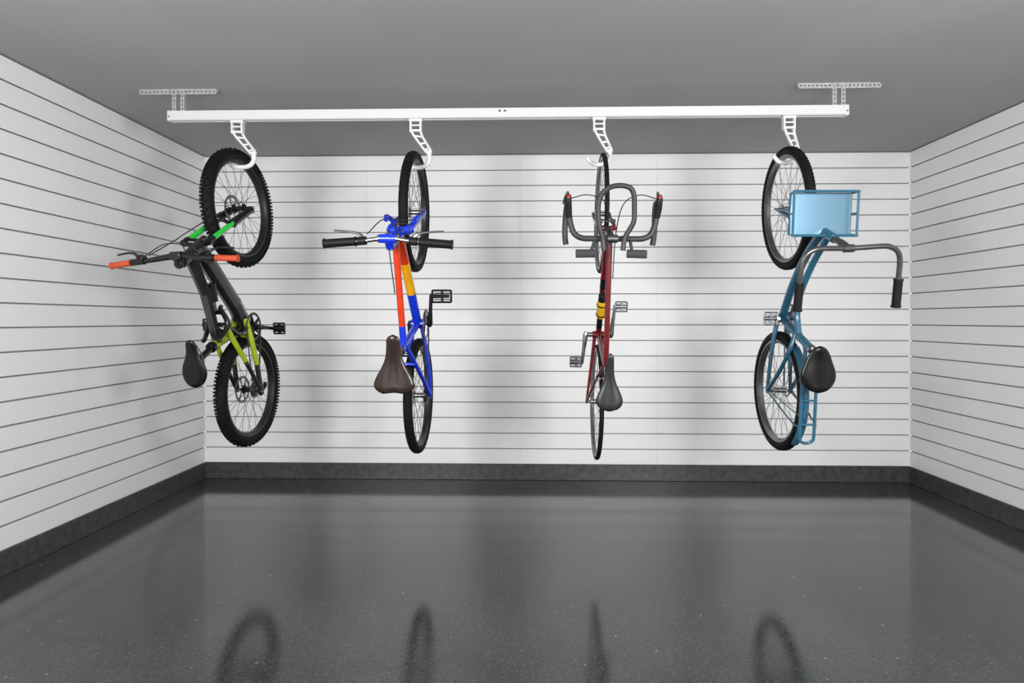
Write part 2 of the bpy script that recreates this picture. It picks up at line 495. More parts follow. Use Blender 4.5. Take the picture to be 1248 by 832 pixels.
def saddle(rt, f, u, Ls, W, m, nose=0.022, tilt=0.0, thick=0.045, l=0.0, wide=False, rr=0.80, mid=0.56, k_=11, nr=0.12, groove=0.0, notch=0.0):
    b = MB(); N = 30; S = 32
    base = len(b.v)
    for i in range(N+1):
        s = i/N
        e = 1/(1+math.exp(-(s-mid)*k_))
        w = nose+(W/2-nose)*e
        if s < nr: w *= math.sqrt(max(0.01, 1-((nr-s)/nr)**2))
        if s > rr: w *= math.sqrt(max(0.01, 1-((s-rr)/(1-rr))**2))
        hh = thick*(0.45+0.35*e)
        if s < 0.10: hh *= math.sqrt(max(0.03, 1-((0.10-s)/0.10)**2))
        if s > 0.88: hh *= math.sqrt(max(0.03, 1-((s-0.88)/0.12)**2))
        ff = f+Ls/2-s*Ls
        uu = u+0.010*(2*s-1)**2+tilt*(s-0.5)*Ls
        for k in range(S):
            a = 2*pi*k/S
            cl, su = cos(a), sin(a)
            lat = w*(abs(cl)**0.9)*(1 if cl > 0 else -1)
            up = hh*0.5*su if su > 0 else hh*1.0*su
            gz = math.exp(-(cl*4.0)**2)
            if su > 0 and 0.2 < s < 0.98:
                up -= groove*gz*min(1, (s-0.2)*4)
            fn = notch*math.exp(-(lat/(W*0.13))**2)*max(0, (s-0.75)/0.25)
            b.v.append(Vector((ff+fn, l+lat, uu+up)))
    for i in range(N):
        for k in range(S):
            b.f.append((base+i*S+k, base+i*S+(k+1) % S, base+(i+1)*S+(k+1) % S, base+(i+1)*S+k)); b.m.append(0)
    b.f.append(tuple(base+k for k in range(S))); b.m.append(0)
    b.f.append(tuple(base+N*S+k for k in range(S))); b.m.append(0)
    sd = b.build('saddle', m, rt, ang=60)
    b = MB()
    for sg in (-1, 1):
        b.tube([(f+Ls*0.38, l+sg*0.012, u-0.012), (f+Ls*0.15, l+sg*0.020, u-0.045), (f-Ls*0.15, l+sg*0.022, u-0.045), (f-Ls*0.33, l+sg*0.035, u-0.018)], 0.0035, seg=8, sm=5)
    b.box((f-0.01, l, u-0.047), (0.045, 0.055, 0.020))
    b.build('saddle_rails', M_steel, sd, bevel=0.002)
    if wide:
        for sg in (-1, 1):
            b = MB()
            pts = []
            for k in range(49):
                a = k/8*2*pi
                pts.append((f-Ls*0.30+0.016*cos(a), l+sg*W*0.25+0.016*sin(a), u-0.080+0.055*k/48))
            b.tube(pts, 0.003, seg=6)
            b.build('saddle_spring', M_steel, sd)
    return sd

def pedal(pr, c, m=M_blackm, w=0.050, d=0.036, solid=False, th=0.0055):
    b = MB(); f, l, u = c
    fr = [(f-d, l-w, u), (f-d, l+w, u), (f+d, l+w, u), (f+d, l-w, u)]
    for a, e in zip(fr, fr[1:]+fr[:1]):
        b.tube([a, e], th, seg=6, ref=(0, 0, 1), r2=th*0.85)
    b.tube([(f, l-w*1.15, u), (f, l+w*0.8, u)], [0.012, 0.010], seg=10)
    b.box((f, l+w*0.05, u), (d*2, 0.014, 0.014))
    if solid:
        b.box((f, l, u), (d*1.4, w*1.7, 0.010))
    for i in range(5):
        t_ = -w+2*w*(i+0.5)/5
        for sg in (-1, 1):
            b.box((f+sg*d, l+t_, u+0.006), (0.004, 0.006, 0.008))
            b.box((f+sg*d, l+t_, u-0.006), (0.004, 0.006, 0.008))
    for sg in (-1, 1):
        b.box((f+sg*(d*0.55), l+w*0.05, u), (0.006, w*1.7, 0.010))
    b.build('pedal', m, pr)

def crankset(rt, f, u, ang, arm=0.17, ring_r=0.085, m=M_black, mring=M_black, mped=M_blackm, q=0.075, rings=1, rearf=-0.54, cogr=0.035, chain=True, pf=0.0, pw=0.05, pd=0.036, solid=False, ql=None, pth=0.0055):
    ql = ql or q
    b = MB()
    b.tube([(f, -ql+0.01, u), (f, q-0.01, u)], 0.014, seg=16)
    a = radians(ang)
    for sg, l in ((1, q), (-1, -ql)):
        e = Vector((f+sg*arm*cos(a), l+(0.012 if l > 0 else -0.012), u+sg*arm*sin(a)))
        s_ = Vector((f, l-0.004*sg, u))
        b.tube([s_-(e-s_)*0.10, s_, s_.lerp(e, 0.5), e, e+(e-s_)*0.07], [0.009, 0.016, 0.011, 0.010, 0.008], seg=12, ref=(0, 1, 0), r2=[0.012, 0.018, 0.012, 0.011, 0.008])
    cr = b.build('crankset', m, rt)
    b = MB()
    for k in range(rings):
        R = ring_r-k*0.022; lo = 0.050-k*0.008
        b.lathe((f, lo, u), [(-0.0015, R), (0.0015, R), (0.0015, R-0.012), (-0.0015, R-0.012)], seg=56, closed=True)
        nt_ = int(R*2*pi/0.0127)
        for i in range(nt_):
            t_ = 2*pi*i/nt_
            rad = Vector((cos(t_), 0, sin(t_))); tn = Vector((-sin(t_), 0, cos(t_)))
            b.box(Vector((f, lo, u))+rad*(R+0.002), (0.006, 0.002, 0.005), ax=(tn, Vector((0, 1, 0)), rad))
    for i in range(5):
        t_ = 2*pi*i/5+0.3
        b.tube([(f, 0.05, u), (f+(ring_r-0.006)*cos(t_), 0.05, u+(ring_r-0.006)*sin(t_))], [0.012, 0.006], seg=8, ref=(0, 1, 0), r2=[0.012, 0.006])
    b.build('chainring', mring, cr)
    for sg in (1, -1):
        qq = q if sg > 0 else ql
        pedal(cr, (f+sg*arm*cos(a)+pf*sg, sg*(qq+0.012+pw*1.15), u+sg*arm*sin(a)), mped, w=pw, d=pd, solid=solid, th=pth)
    if chain:
        b = MB(); pts = []
        for i in range(13):
            t_ = -pi/2+pi*i/12
            pts.append((f+ring_r*cos(t_), 0.050, u+ring_r*sin(t_)))
        for i in range(9):
            t_ = pi/2+pi*i/8
            pts.append((rearf+cogr*cos(t_), 0.046, cogr*sin(t_)))
        b.tube(pts, 0.0045, seg=6, closed=True, ref=(0, 1, 0), r2=0.003)
        b.build('chain', M_spokeD, rt)
    return cr

def grip(pr, a, e, r, m, xf, ridges=True):
    a = Vector(a); e = Vector(e); d = (e-a).normalized(); Ln = (e-a).length
    prof = []; n = 14 if ridges else 2
    prof.append((0, r*0.7)); prof.append((0.0005, r*1.12)); prof.append((0.006, r*1.12))
    for i in range(n):
        t0 = 0.007+(Ln-0.016)*i/n
        prof.append((t0, r*0.93)); prof.append((t0+(Ln-0.016)/n*0.3, r*0.93)); prof.append((t0+(Ln-0.016)/n*0.35, r)); prof.append((t0+(Ln-0.016)/n*0.95, r))
    prof += [(Ln-0.008, r*1.15), (Ln-0.002, r*1.15), (Ln, r*0.7)]
    b = MB(); b.lathe(a, prof, seg=20, axis=d)
    return b.build('grip', m, pr, xf)

def add_mech(rt, f, m=M_steel):
    b = MB()
    b.tube([(f-0.01, 0.06, -0.01), (f-0.03, 0.062, -0.045)], 0.009, seg=8)
    b.tube([(f-0.03, 0.055, -0.045), (f+0.01, 0.055, -0.10)], 0.007, seg=8)
    for p in ((f-0.03, 0.05, -0.045), (f+0.01, 0.05, -0.10)):
        b.lathe(p, [(-0.004, 0.018), (0.004, 0.018)], seg=16)
    b.build('derailleur', m, rt)

# ================================================================== BIKE 1: mountain bike
F, R_ = 0.530, -0.545
rt = root(-1.696, 0.125, 6, -5.5)
tag(rt, 'black and lime green mountain bike with knobbly tires and orange grips', 'bicycle')
A, B = (0.335, 0, 0.37), (0.225, 0, 0.575)
xf = steer(A, B, 2.8)
wm = (M_rimblk, M_spokeD, M_blackm, M_rubber)
wheel(rt, F, 0.336, 0.031, wm, xf, knobs=True, disc=True)
wheel(rt, R_, 0.331, 0.031, wm, None, knobs=True, disc=True, cogs=True)
b = MB()
b.tube([(0.340, 0, 0.360), (0.226, 0, 0.578)], 0.030, m=0, seg=18)
b.tube([(0.310, 0, 0.435), (0.215, 0, 0.345)], [0.036, 0.040], m=0, seg=8, ref=(0, 1, 0), r2=[0.042, 0.049])
b.tube([(0.225, 0, 0.355), (-0.02, 0, 0.115)], [0.040, 0.040], m=0, seg=8, ref=(0, 1, 0), r2=[0.049, 0.049])
b.tube([(-0.01, 0, 0.120), (-0.165, 0, 0.005)], [0.040, 0.042], m=0, seg=8, ref=(0, 1, 0), r2=[0.049, 0.049])
b.tube([(0.265, 0, 0.505), (0.05, 0, 0.385)], [0.032, 0.028], seg=8)
b.tube([(0.06, 0, 0.390), (-0.225, 0, 0.300)], [0.028, 0.026], seg=8)
b.tube([(-0.155, 0, 0.0), (-0.185, 0, 0.13), (-0.235, 0, 0.36)], 0.023, m=0, seg=16)
b.tube([(-0.19, 0, 0.18), (-0.235, 0, 0.36)], 0.0255, m=1, seg=16)
b.tube([(-0.16, -0.045, 0), (-0.16, 0.045, 0)], 0.030, seg=20)
b.build('frame', [M_frame1, M_lime], rt)
b = MB()
for sg in (-1, 1):
    c0 = [Vector(p) for p in ((-0.11, sg*0.034, 0.06), (-0.25, sg*0.058, 0.045), (-0.40, sg*0.072, 0.022), (R_, sg*0.077, 0))]
    b.tube(c0[:3], [0.018, 0.017, 0.014], m=0, seg=12, sm=5)
    b.tube([c0[2]+(c0[1]-c0[2])*0.08, c0[3]], [0.0148, 0.014], m=1, seg=12)
    s0 = [Vector(p) for p in ((-0.12, sg*0.040, 0.285), (-0.20, sg*0.054, 0.245), (-0.36, sg*0.070, 0.135), (R_, sg*0.077, 0.005))]
    b.tube(s0[:3], [0.016, 0.015, 0.013], m=0, seg=12, sm=5)
    b.tube([s0[2]+(s0[1]-s0[2])*0.08, s0[3]], [0.0138, 0.011], m=1, seg=12)
    b.tube([(-0.12, sg*0.040, 0.285), (-0.19, sg*0.036, 0.14), (-0.16, sg*0.036, 0.05)], 0.012, m=1, seg=10, sm=4)
    b.lathe((R_, sg*0.077, 0), [(-0.006, 0.020), (0.006, 0.020)], seg=16, m=1)
b.tube([(-0.12, -0.04, 0.285), (-0.12, 0.04, 0.285)], 0.012, m=1)
b.tube([(-0.13, -0.04, 0.06), (-0.13, 0.04, 0.06)], 0.012, m=1)
b.tube([(-0.22, -0.056, 0.048), (-0.215, 0, 0.055), (-0.22, 0.056, 0.048)], 0.010, m=0, sm=3)
b.build('rear_swingarm', [M_lime, M_frame1], rt, label='lime green and black rear suspension arm')
for sg in (-1, 1):
    b = MB()
    b.tube([(-0.02, sg*0.032, 0.315), (-0.12, sg*0.056, 0.285), (-0.20, sg*0.040, 0.36)], [0.012, 0.016, 0.011], sm=5, ref=(0, 1, 0), r2=[0.010, 0.018, 0.010])
    for p in ((-0.02, sg*0.040, 0.315), (-0.12, sg*0.062, 0.285), (-0.20, sg*0.046, 0.36)):
        b.lathe(p, [(-0.006, 0.012), (0.006, 0.012)], seg=14)
    b.build('rocker_link', M_black, rt)
b = MB()
b.tube([(0.11, 0, 0.335), (0.01, 0, 0.320)], 0.027, seg=16)
b.tube([(0.01, 0, 0.320), (-0.06, 0, 0.308)], 0.013, seg=16, m=1)
b.tube([(0.08, 0.0, 0.365), (0.01, 0, 0.355)], 0.018, seg=12)
b.tube([(-0.05, -0.034, 0.310), (-0.05, 0.034, 0.310)], 0.013)
b.build('shock_absorber', [M_black, M_steel], rt)
b = MB()
for sg in (-1, 1):
    p0 = Vector((0.335, sg*0.070, 0.425)); p1 = Vector((F-0.012, sg*0.070, 0.0))
    d = p1-p0
    b.tube([p0-d*0.05, p0+d*0.06], 0.019, m=0)
    b.tube([p0+d*0.03, p0+d*0.55], 0.0150, m=1)
    b.tube([p0+d*0.52, p0+d*0.55, p0+d*0.8, p1], [0.023, 0.023, 0.021, 0.020], m=2)
    b.lathe(p1, [(-0.013, 0.022), (0.013, 0.022)], seg=18, m=2)
b.tube([(0.337, -0.082, 0.418), (0.328, 0, 0.392), (0.337, 0.082, 0.418)], 0.022, m=0, sm=4)
b.tube([(0.43, -0.070, 0.225), (0.452, -0.048, 0.265), (0.462, 0, 0.280), (0.452, 0.048, 0.265), (0.43, 0.070, 0.225)], 0.011, m=2, sm=4)
b.build('fork', [M_black, M_green, M_black], rt, xf, label='black suspension fork with slim bright green upper legs')
b = MB()
BO = -0.020
b.tube([(0.230, BO-0.340, 0.607), (0.242, BO-0.16, 0.612), (0.256, -0.06, 0.602), (0.260, -0.01, 0.600), (0.256, 0.05, 0.602), (0.242, BO+0.16, 0.612), (0.230, BO+0.340, 0.607)],
       [0.011, 0.012, 0.016, 0.0175, 0.016, 0.012, 0.011], sm=6)
hb = b.build('handlebar', M_black, rt, xf)
b = MB()
b.tube([(0.220, 0, 0.590), (0.262, 0, 0.602)], [0.026, 0.024])
b.box((0.260, 0, 0.602), (0.042, 0.056, 0.047))
b.tube([(0.232, 0, 0.568), (0.212, 0, 0.608)], 0.022)
b.build('stem', M_black, hb, xf, bevel=0.004)
for sg in (-1, 1):
    grip(hb, (0.239, BO+sg*0.232, 0.6105), (0.229, BO+sg*0.350, 0.607), 0.0155, M_orange, xf)
    b = MB()
    b.tube([(0.243, BO+sg*0.155, 0.612), (0.240, BO+sg*0.226, 0.611)], 0.017)
    b.tube([(0.247, BO+sg*0.185, 0.612), (0.277, BO+sg*0.205, 0.602), (0.289, BO+sg*0.25, 0.592), (0.282, BO+sg*0.32, 0.587)], [0.010, 0.008, 0.006, 0.005], sm=5, seg=8)
    b.tube([(0.247, BO+sg*0.14, 0.612), (0.267, BO+sg*0.16, 0.612), (0.271, BO+sg*0.20, 0.607)], 0.009, sm=4, seg=8)
    b.build('brake_lever', M_black, hb, xf)
for pts in ([(0.262, -0.17, 0.612), (0.32, -0.06, 0.60), (0.30, 0.02, 0.52), (0.22, 0.04, 0.42)], [(0.262, 0.13, 0.612), (0.32, 0.06, 0.60), (0.30, -0.02, 0.52), (0.22, -0.045, 0.40)],
            [(0.262, -0.15, 0.612), (0.34, -0.02, 0.58), (0.37, -0.085, 0.42), (0.45, -0.095, 0.2), (0.51, -0.085, 0.05)]):
    b = MB(); b.tube(pts, 0.003, seg=6, sm=8)
    b.build('brake_cable', M_cable, rt)
b = MB(); b.tube([(-0.225, 0, 0.33), (-0.285, 0, 0.480)], 0.0175)
b.lathe((-0.235, 0, 0.36), [(-0.012, 0.029), (0.012, 0.029)], axis=(-0.06, 0, 0.145), seg=18)
b.build('seat_post', M_black, rt)
saddle(rt, -0.298, 0.522, 0.255, 0.146, M_vinyl, tilt=-0.1, rr=0.62, nose=0.026, mid=0.44, k_=10, l=-0.006)
crankset(rt, -0.165, 0.0, -100, mring=M_black, mped=M_black, rearf=R_, ring_r=0.082, pw=0.034, pd=0.032, solid=True, pth=0.007)
add_mech(rt, R_, M_blackm)

# ================================================================== BIKE 2
F, R_ = 0.54, -0.54
rt = root(-0.664, 0.088, 6, -2)
tag(rt, 'royal blue bicycle with red and yellow tubes and brown saddle', 'bicycle')
A, B = (0.45, 0, 0.30), (0.335, 0, 0.62)
xf = steer(A, B, -1)
wm = (M_rimblk, M_spokeD, M_steel, M_rubber)
wheel(rt, F, 0.345, 0.0265, wm, xf, nsp=36)
wheel(rt, R_, 0.340, 0.0265, wm, None, nsp=36, cogs=True)
b = MB()
b.tube([(0.418, 0, 0.385), (0.365, 0, 0.535)], 0.026, m=0, seg=18)
p0, p1 = Vector((0.400, 0, 0.425)), Vector((-0.11, 0, 0))
for t0, t1, mi in ((0, .28, 1), (.28, .62, 2), (.62, 1, 0)):
    b.tube([p0.lerp(p1, t0), p0.lerp(p1, t1)], 0.0260, m=mi, seg=16)
p0, p1 = Vector((0.375, 0, 0.50)), Vector((-0.19, 0, 0.375))
b.tube([p0, p0.lerp(p1, 0.8)], 0.0180, m=1, seg=16)
b.tube([p0.lerp(p1, 0.8), p1], 0.0182, m=0, seg=16)
b.tube([(-0.105, 0, -0.01), (-0.205, 0, 0.44)], 0.020, m=0, seg=16)
b.tube([(-0.11, -0.036, 0), (-0.11, 0.036, 0)], 0.028, m=0, seg=20)
for sg in (-1, 1):
    b.tube([(-0.11, sg*0.022, 0), (-0.22, sg*0.040, 0), (-0.40, sg*0.062, 0), (R_, sg*0.066, 0)], [0.014, 0.013, 0.012, 0.010], m=0, sm=4)
    b.tube([(-0.19, sg*0.014, 0.385), (-0.26, sg*0.035, 0.33), (-0.40, sg*0.055, 0.17), (R_, sg*0.066, 0.0)], 0.0125, m=0, sm=4)
    b.lathe((R_, sg*0.066, 0), [(-0.003, 0.020), (0.003, 0.020)], seg=14, m=0)
b.tube([(-0.30, -0.046, 0.30), (-0.30, 0.046, 0.30)], 0.009, m=0)
b.build('frame', [M_blue, M_redor, M_yellow], rt, label='blue bicycle frame with red and yellow tubes')
b = MB()
for sg in (-1, 1):
    b.tube([(0.435, sg*0.046, 0.375), (0.465, sg*0.053, 0.29), (0.505, sg*0.055, 0.14), (F, sg*0.056, 0.0)], [0.020, 0.019, 0.015, 0.010], sm=5)
    b.lathe((F, sg*0.056, 0), [(-0.003, 0.018), (0.003, 0.018)], seg=14)
b.tube([(0.437, -0.062, 0.372), (0.425, -0.03, 0.382), (0.422, 0, 0.385), (0.425, 0.03, 0.382), (0.437, 0.062, 0.372)], 0.025, sm=4)
for sg in (-1, 1):
    b.tube([(0.47, sg*0.052, 0.295), (0.50, sg*0.085, 0.33), (0.48, sg*0.075, 0.39)], 0.013, sm=4, seg=8)
b.tube([(0.425, 0, 0.38), (0.34, 0, 0.61)], 0.013)
b.build('fork', M_blue, rt, xf)
b = MB()
b.tube([(0.352, -0.31, 0.657), (0.364, -0.13, 0.665), (0.375, -0.05, 0.660), (0.377, 0, 0.658), (0.375, 0.05, 0.660), (0.364, 0.13, 0.665), (0.352, 0.31, 0.657)],
       0.0115, sm=6)
hb = b.build('handlebar', M_silver, rt, xf)
b = MB()
b.tube([(0.362, 0, 0.535), (0.338, 0, 0.618)], 0.022, m=0)
b.tube([(0.335, 0, 0.607), (0.372, 0, 0.650)], [0.024, 0.021], m=0)
b.tube([(0.377, -0.040, 0.658), (0.377, 0.040, 0.658)], 0.022, m=0, seg=18)
for sg in (-1, 1):
    b.tube([(0.3765, sg*0.041, 0.659), (0.3765, sg*0.050, 0.660)], 0.019, m=1, seg=18)
b.tube([(0.372, 0, 0.66), (0.400, 0, 0.668)], 0.014, m=0)
b.tube([(0.334, 0, 0.620), (0.330, 0, 0.630)], 0.015, m=1, seg=16)
b.build('stem', [M_blue, M_silver], hb, xf)
for sg in (-1, 1):
    grip(hb, (0.362, sg*0.153, 0.6645), (0.350, sg*0.318, 0.656), 0.0215, M_blackm, xf)
    b = MB()
    b.tube([(0.367, sg*0.105, 0.665), (0.363, sg*0.147, 0.664)], 0.021, m=0)
    b.tube([(0.374, sg*0.12, 0.665), (0.398, sg*0.14, 0.655), (0.408, sg*0.19, 0.645), (0.415, sg*0.27, 0.640)], [0.010, 0.008, 0.006, 0.005], sm=5, seg=8, m=1)
    b.build('brake_lever', [M_blackm, M_silver], hb, xf)
for pts in ([(0.40, -0.10, 0.66), (0.47, -0.02, 0.65), (0.47, 0.05, 0.52), (0.48, 0.075, 0.39)], [(0.40, 0.10, 0.66), (0.44, 0.02, 0.64), (0.36, -0.03, 0.52), (0.1, -0.02, 0.46)],
            [(0.40, 0.12, 0.66), (0.45, 0.09, 0.66), (0.43, 0.03, 0.62), (0.36, 0.03, 0.50)]):
    b = MB(); b.tube(pts, 0.003, seg=6, sm=8)
    b.build('brake_cable', M_cable, rt)
b = MB(); b.tube([(-0.20, 0, 0.42), (-0.235, 0, 0.565)], 0.0135)
b.lathe((-0.205, 0, 0.44), [(-0.01, 0.023), (0.01, 0.023)], axis=(-0.1, 0, 0.45), seg=18)
b.build('seat_post', M_steel, rt)
saddle(rt, -0.252, 0.600, 0.310, 0.230, M_brown, nose=0.034, wide=True, thick=0.055, rr=0.80, mid=0.60, k_=9, groove=0.006, notch=0.016)
crankset(rt, -0.11, 0.0, 14, ring_r=0.082, m=M_blackm, mring=M_steel, rearf=R_, q=0.078, ql=0.050, pw=0.055, pd=0.034, pth=0.008)

# ================================================================== BIKE 3
F, R_ = 0.55, -0.55
rt = root(0.4025, 0.064, 6, -0.8, 0.85)
tag(rt, 'maroon road bike with dark drop handlebars and narrow saddle', 'bicycle')
A, B = (0.50, 0, 0.20), (0.405, 0, 0.57)
xf = steer(A, B, 0.0)
wm = (M_rimgrey, M_spokeS, M_silver, M_rubber)
wheel(rt, F, 0.342, 0.0130, wm, xf, nsp=32, rimw=0.010, rimd=0.018)
wheel(rt, R_, 0.340, 0.0130, wm, None, nsp=32, cogs=True, rimw=0.010, rimd=0.018)
b = MB()
b.tube([(0.452, 0, 0.385), (0.415, 0, 0.525)], 0.019, seg=16, m=1)
b.tube([(0.442, 0, 0.41), (-0.15, 0, 0)], 0.0165, seg=16)
p0, p1 = Vector((0.442, 0, 0.41)), Vector((-0.15, 0, 0))
b.tube([p0.lerp(p1, 0.42), p0.lerp(p1, 0.52)], 0.0172, seg=16, m=1)
b.tube([p0.lerp(p1, 0.82), p0.lerp(p1, 0.92)], 0.0172, seg=16, m=1)
b.tube([(0.422, 0, 0.505), (-0.255, 0, 0.475)], 0.0145, seg=16)
b.tube([(-0.145, 0, -0.01), (-0.262, 0, 0.50)], 0.0145, seg=16)
b.tube([(-0.15, -0.034, 0), (-0.15, 0.034, 0)], 0.021, seg=20)
for sg in (-1, 1):
    b.tube([(-0.15, sg*0.020, 0), (-0.30, sg*0.034, 0), (R_, sg*0.060, 0)], [0.011, 0.010, 0.007], sm=4)
    b.tube([(-0.255, sg*0.014, 0.47), (-0.36, sg*0.034, 0.30), (R_, sg*0.060, 0)], 0.0075, sm=4)
    b.lathe((R_, sg*0.060, 0), [(-0.003, 0.016), (0.003, 0.016)], seg=14)
b.build('frame', [M_maroon, M_black], rt, label='dark maroon frame with black sections')
b = MB()
for sg in (-1, 1):
    b.tube([(0.458, sg*0.034, 0.375), (0.478, sg*0.042, 0.29), (0.51, sg*0.047, 0.12), (F, sg*0.048, 0.0)], [0.012, 0.0115, 0.009, 0.007], sm=5)
b.tube([(0.459, -0.040, 0.372), (0.454, 0, 0.382), (0.459, 0.040, 0.372)], 0.014, sm=4)
b.build('fork', M_maroon, rt, xf)
for (f, u) in ((0.49, 0.37), (-0.33, 0.385)):
    b = MB()
    s1 = 1 if f > 0 else -1
    for sg in (-1, 1):
        b.tube([(f, 0, u+0.01), (f+0.01*s1, sg*0.035, u+0.005), (f-0.005, sg*0.036, u-0.03), (f, sg*0.022, u-0.045)], 0.005, sm=4, seg=8)
    b.build('brake_caliper', M_steel, rt)
b = MB()
LO = 0.002
def side(sg):
    P_ = [(0.397, .05, 0.610), (0.397, .10, 0.610), (0.400, .150, 0.609), (0.422, .186, 0.606), (0.468, .204, 0.600), (0.520, .212, 0.590), (0.560, .215, 0.565),
          (0.572, .218, 0.530), (0.555, .221, 0.495), (0.510, .224, 0.470), (0.450, .226, 0.460), (0.400, .224, 0.456), (0.368, .219, 0.456)]
    return [(p[0], sg*p[1]+LO, p[2]) for p in P_]
pts = side(-1)[::-1]+[(0.397, LO, 0.610)]+side(1)
b.tube(pts, 0.0145, sm=5, m=0)
hb = b.build('handlebar', M_greybar, rt, xf)
b = MB()
b.tube([(0.418, 0, 0.52), (0.40, 0, 0.585)], 0.014)
b.tube([(0.402, 0, 0.578), (0.398, LO, 0.61)], 0.018)
b.tube([(0.397, LO-0.024, 0.610), (0.397, LO+0.024, 0.610)], 0.020)
b.build('stem', M_steel, hb, xf)
for sg in (-1, 1):
    b = MB()
    b.tube([(0.500, sg*0.212+LO, 0.602), (0.540, sg*0.216+LO, 0.612), (0.580, sg*0.218+LO, 0.625), (0.605, sg*0.218+LO, 0.622)], [0.015, 0.017, 0.016, 0.013], sm=5, m=0)
    b.tube([(0.595, sg*0.218+LO, 0.61), (0.622, sg*0.219+LO, 0.56), (0.605, sg*0.230+LO, 0.50), (0.575, sg*0.236+LO, 0.46)], [0.008, 0.007, 0.006, 0.006], sm=5, seg=8, m=1)
    b.lathe((0.596, sg*0.218+LO, 0.636), [(-0.005, 0.009), (0.003, 0.008), (0.005, 0.003)], axis=(0.3, 0, 1), seg=14, m=2)
    b.build('brake_lever', [M_blackm, M_silver, M_red], hb, xf)
    b = MB()
    b.tube([(0.326, sg*0.075+LO-0.006, 0.624), (0.324, sg*0.172+LO-0.006, 0.624)], [0.021, 0.021], seg=16, ref=(1, 0, 0), r2=[0.012, 0.012])
    b.tube([(0.330, sg*0.10+LO-0.004, 0.618), (0.39, sg*0.085+LO, 0.612)], 0.008)
    b.build('arm_pad', M_padgrey, hb, xf, bevel=0.005)
b = MB()
LC = 0.004
loopp = [(0.340, -0.045, 0.640), (0.395, -0.052, 0.640), (0.455, -0.070, 0.645), (0.520, -0.078, 0.652), (0.580, -0.074, 0.660), (0.622, -0.050, 0.667), (0.642, -0.012, 0.672),
         (0.645, 0.034, 0.673), (0.634, 0.070, 0.670), (0.602, 0.088, 0.664), (0.540, 0.093, 0.655), (0.475, 0.092, 0.647), (0.405, 0.056, 0.640), (0.340, 0.046, 0.640)]
b.tube([(p[0], p[1]+LC, p[2]) for p in loopp], 0.0125, sm=6)
for sg in (-1, 1):
    b.tube([(0.397, sg*0.055+LC, 0.605), (0.397, sg*0.053+LC, 0.642)], 0.018, m=1)
b.build('aero_bar', [M_greybar, M_blackm], hb, xf)
for pts in ([(0.59, -0.205, 0.61), (0.605, -0.12, 0.63), (0.57, -0.03, 0.60), (0.50, 0.0, 0.40)], [(0.59, 0.210, 0.61), (0.605, 0.12, 0.63), (0.56, 0.05, 0.60), (0.42, 0.03, 0.50), (0.2, 0.02, 0.50)]):
    b = MB(); b.tube(pts, 0.0028, seg=6, sm=8)
    b.build('brake_cable', M_cable, rt)
b = MB(); b.tube([(-0.255, 0, 0.48), (-0.292, 0, 0.545)], 0.0135)
b.build('seat_post', M_silver, rt)
saddle(rt, -0.315, 0.585, 0.295, 0.150, M_sad3, nose=0.018, thick=0.05, rr=0.80, mid=0.62, k_=10, groove=0.003, l=0.010)
crankset(rt, -0.15, 0.0, 8, ring_r=0.095, m=M_silver, mring=M_steel, mped=M_steel, rearf=R_, q=0.078, rings=2, pw=0.032, pd=0.028)
add_mech(rt, R_, M_steel)
b = MB()
q0 = Vector((0.03, 0.0, 0.172)); dd = Vector((0.592, 0, 0.41)).normalized()
b.lathe(q0, [(-0.075, 0.010), (-0.073, 0.024), (-0.065, 0.027), (0.030, 0.027), (0.042, 0.022)], axis=dd, seg=28, m=0)
b.lathe(q0, [(0.042, 0.018), (0.043, 0.024), (0.080, 0.023), (0.086, 0.012), (0.100, 0.010), (0.100, 0.004)], axis=dd, seg=28, m=1)
b.build('water_bottle', [M_bottle, M_blackm], rt, label='small yellow bottle with black cap')
b = MB()
for o in (-0.055, 0.015):
    b.lathe(q0+dd*o, [(-0.0035, 0.0268), (0.0035, 0.0268), (0.0035, 0.030), (-0.0035, 0.030)], axis=dd, seg=24, closed=True)
b.tube([q0+dd*(-0.055)+Vector((0.016, 0, -0.024)), q0+dd*0.02+Vector((0.016, 0, -0.024))], 0.004, seg=6)
b.build('bottle_cage', M_blackm, rt)

# ================================================================== BIKE 4
F, R_ = 0.527, -0.527
rt = root(1.465, 0.111, 6, 1.5)
tag(rt, 'steel blue cruiser bicycle with front basket and rear rack', 'bicycle')
A, B = (0.44, 0, 0.30), (0.335, 0, 0.62)
xf = steer(A, B, 2.5)
wm = (M_rimgrey, M_spokeS, M_silver, M_rubber)
wheel(rt, F, 0.347, 0.026, wm, xf, nsp=36)
wheel(rt, R_, 0.347, 0.028, wm, None, nsp=36)
b = MB()
b.tube([(0.415, 0, 0.375), (0.348, 0, 0.580)], 0.023, seg=18)
b.tube([(0.385, 0, 0.45), (0.27, 0, 0.29), (0.10, 0, 0.13), (-0.10, 0, 0.0)], 0.022, seg=16, sm=6)
b.tube([(0.365, 0, 0.52), (0.22, 0, 0.36), (0.06, 0, 0.23), (-0.06, 0, 0.20), (-0.175, 0, 0.235)], 0.0175, seg=16, sm=6)
for sg in (-1, 1):
    b.tube([(-0.10, sg*0.025, 0), (-0.30, sg*0.052, 0), (R_, sg*0.068, 0)], [0.014, 0.012, 0.010], sm=4)
    b.tube([(-0.160, sg*0.014, 0.22), (-0.26, sg*0.045, 0.225), (-0.40, sg*0.060, 0.13), (R_, sg*0.068, 0)], 0.0115, sm=5)
    b.lathe((R_, sg*0.068, 0), [(-0.003, 0.020), (0.003, 0.020)], seg=14)
b.tube([(-0.095, 0, -0.01), (-0.150, 0, 0.16), (-0.225, 0, 0.40)], 0.021, seg=16)
b.tube([(-0.10, -0.036, 0), (-0.10, 0.036, 0)], 0.025, seg=20)
b.build('frame', M_teal, rt)
b = MB()
